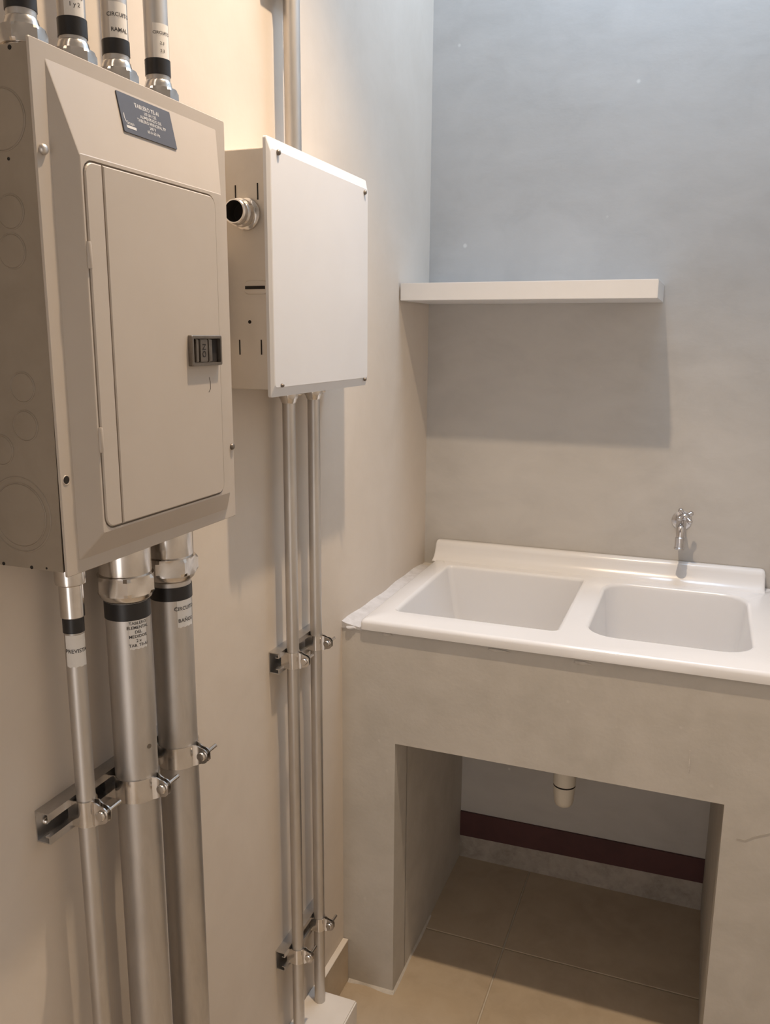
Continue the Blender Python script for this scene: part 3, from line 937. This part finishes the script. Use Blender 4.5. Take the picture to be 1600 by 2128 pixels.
cx = 0.0495
big = ((-1.3880, 'thick galvanised conduit below the breaker panel, between the thin one and another thick one', (1192, 1243, 1278, 1272, 1333), 264, 285, 24, [['TABLERO', 'ELEMENTAL', 'DEL', 'MEDIDOR', '2 x', 'TAB. TE-AI']], 0.0056),
       (-1.2930, 'thick galvanised conduit below the breaker panel with clear wall beside it', (1165, 1210, 1238, 1236, 1290), 357, 385, 40, ['CIRCUITO', 'BAÑOS'], 0.0075))
for k, (cy, lb, rows, px, pxs, ang, txt, ts) in enumerate(big):
    o = conduit('conduit', lb, cx, cy, R2, ZC - 0.004, PZ0 + 0.002)
    connector(o, cx, cy, R2, PZ0 + 0.002, -1, 0.35 + 0.6 * k, 1.0)
    tape(cx, cy, R2, at_x(px, rows[2], cx).z, at_x(px, rows[1], cx).z, o)
    z1 = at_x(pxs, rows[3], cx).z + (0.004 if k == 0 else 0.008)
    z0 = at_x(pxs, rows[4], cx).z + (0.004 if k == 0 else 0.008)
    sticker(cx, cy, R2, cam_angle(cx, cy) + R(ang), 0.0235 if k == 0 else 0.026, z0, z1, txt, o, ts, k, None if k == 0 else [z0 + (z1 - z0) * 0.70, z0 + (z1 - z0) * 0.25])
    if k == 0:
        hp = at_x(296, 1552, cx + 0.02)
        th = cam_angle(cx, cy) + R(38)
        obj('dark_spot', lathe([(0.0032, 0.0), (0.0032, 0.0004), (0.0, 0.0004)], (cx + R2 * math.cos(th), cy + R2 * math.sin(th), hp.z), (math.cos(th), math.sin(th), 0), n=16, cap=False), 'dark_zinc', o)

# two pipes below and one above the white enclosure
cxw = 0.0335
WY = ((-0.8980, 'thin conduit below the white enclosure, on the side nearer the breaker panel'), (-0.7965, 'thin conduit below the white enclosure, on the side nearer the tub base'))
for k, (cy, lb) in enumerate(WY):
    o = conduit('conduit', lb, cxw, cy, 0.0117, ZC - 0.004, bz0 + 0.002)
    c = obj('connector', lathe([(0.0150, 0.0), (0.0150, 0.012), (0.0172, 0.014), (0.0172, 0.026), (0.0150, 0.029), (0.0135, 0.034), (0.0120, 0.036)], (cxw, cy, bz0 + 0.003), (0, 0, -1), n=36), 'zinc', o, smooth=40)
    obj('set_screw', lathe([(0.0030, 0.0), (0.0030, 0.006), (0.0, 0.007)], (cxw + 0.012, cy + 0.012, bz0 - 0.018), (0.7, 0.7, 0), n=12), 'zinc', c, smooth=40)
UY = -0.8650
o = conduit('conduit', 'galvanised conduit rising from the top of the white enclosure', cxw, UY, 0.0140, bz1 - 0.002, ZTOP)
obj('connector', lathe([(0.0185, 0.0), (0.0185, 0.012), (0.0170, 0.014), (0.0165, 0.024), (0.0142, 0.026)], (cxw, UY, bz1 - 0.002), n=36), 'zinc', o, smooth=40)


# ------------------------------------------------------------------ strut channels and clamps
def strut(y0, y1, zc, label, screw_y=None):
    o = thing('strut_channel', (0, (y0 + y1) / 2, zc), label, 'strut channel')
    prof = [(0.0140, 0.0112), (0.0200, 0.0112), (0.0200, 0.0197), (0.0009, 0.0197), (0.0009, -0.0197), (0.0200, -0.0197), (0.0200, -0.0112), (0.0140, -0.0112)]
    obj('channel', ribbon(prof, 0.0016, lambda u, v, h: Vector((u, h, zc + v)), y0, y1), 'strut', o)
    for y in screw_y or []:
        obj('anchor_screw', lathe([(0.0062, 0.0), (0.0062, 0.002), (0.0045, 0.0045), (0.0, 0.005)], (0.0017, y, zc), (1, 0, 0), n=18), 'zinc', o, smooth=40)
    return o


strut(-1.5209, -1.2560, 0.9600, 'steel strut channel fixed to the wall behind the three conduits below the breaker panel', [-1.505, -1.345])
strut(-0.9305, -0.7560, 0.9510, 'steel strut channel behind the thin conduits, level with the tub rim', [-0.845])
strut(-0.9305, -0.7560, 0.3150, 'steel strut channel behind the thin conduits, low above the pale curb', [-0.845])
strut(-0.9150, -0.8150, 2.1260, 'steel strut channel behind the conduit that rises from the white enclosure', [-0.825])


def clamp(cx, cy, r, zc, label, hgt=0.030, group=None):
    o = thing('conduit_clamp', (cx, cy, zc - hgt / 2), label, 'pipe clamp', group)
    xs = 0.0150
    rr_ = r + 0.0011
    for s in (1, -1):
        pts = [(xs - cx, s * min(0.85 * rr_, rr_))]
        a_back = 128 if r > 0.02 else 112
        pts = [(xs - cx, s * rr_ * math.sin(R(a_back)))]
        for k in range(15):
            a = R(a_back - (a_back - 14) * k / 14)
            pts.append((rr_ * math.cos(a), s * rr_ * math.sin(a)))
        ye = s * 0.0034
        pts += [(rr_ + 0.0035, s * 0.0046), (rr_ + 0.0070, ye)] + [(rr_ + 0.0070 + 0.0021 * k, ye) for k in range(1, 8)]
        uc, er = rr_ + 0.0115, 0.0118

        def ear(u, v, h):
            f_ = 1.0
            if u > uc:
                f_ = math.sqrt(max(0.10, 1 - ((u - uc) / er) ** 2)) * er / (hgt / 2)
            elif u > rr_ + 0.002:
                t_ = (u - rr_ - 0.002) / (uc - rr_ - 0.002)
                f_ = 1 + (er / (hgt / 2) - 1) * t_
            return Vector((cx + u, cy + v, zc + (h - zc) * f_))

        strap = obj('strap', ribbon(pts, 0.0017, ear, zc - hgt / 2, zc + hgt / 2), 'zinc', o, smooth=30)
    # screw through the two ears
    bx_ = cx + rr_ + 0.0125
    obj('bolt', lathe([(0.0, 0.0), (0.0055, 0.0006), (0.0066, 0.002), (0.0066, 0.0046), (0.0030, 0.0047), (0.0030, 0.041), (0.0, 0.0415)], (bx_, cy - 0.0092, zc), (0, 1, 0), n=18, cap=False), 'zinc', o, smooth=40)
    obj('nut', hexnut(0.0062, 0.0045, (bx_, cy + 0.0048, zc), (0, 1, 0)), 'zinc', o)
    return o


clamp(0.0335, cyb, R1, 0.9600, 'zinc clamp holding the thin conduit below the breaker panel to its strut', 0.034)
clamp(0.0495, -1.3880, R2, 0.9600, 'zinc clamp on the thick conduit beside the thin one below the breaker panel', 0.032)
clamp(0.0495, -1.2930, R2, 0.9600, 'zinc clamp on the thick conduit that stands closest to clear wall', 0.032)
for zc, w_ in ((0.9510, 'level with the tub rim'), (0.3150, 'low above the pale curb')):
    clamp(cxw, WY[0][0], 0.0117, zc, 'zinc clamp on the thin conduit nearer the breaker panel, ' + w_, 0.032)
    clamp(cxw, WY[1][0], 0.0117, zc, 'zinc clamp on the thin conduit nearer the tub base, ' + w_, 0.030)
clamp(cxw, UY, 0.0140, 2.1260, 'zinc clamp on the conduit above the white enclosure', 0.030)
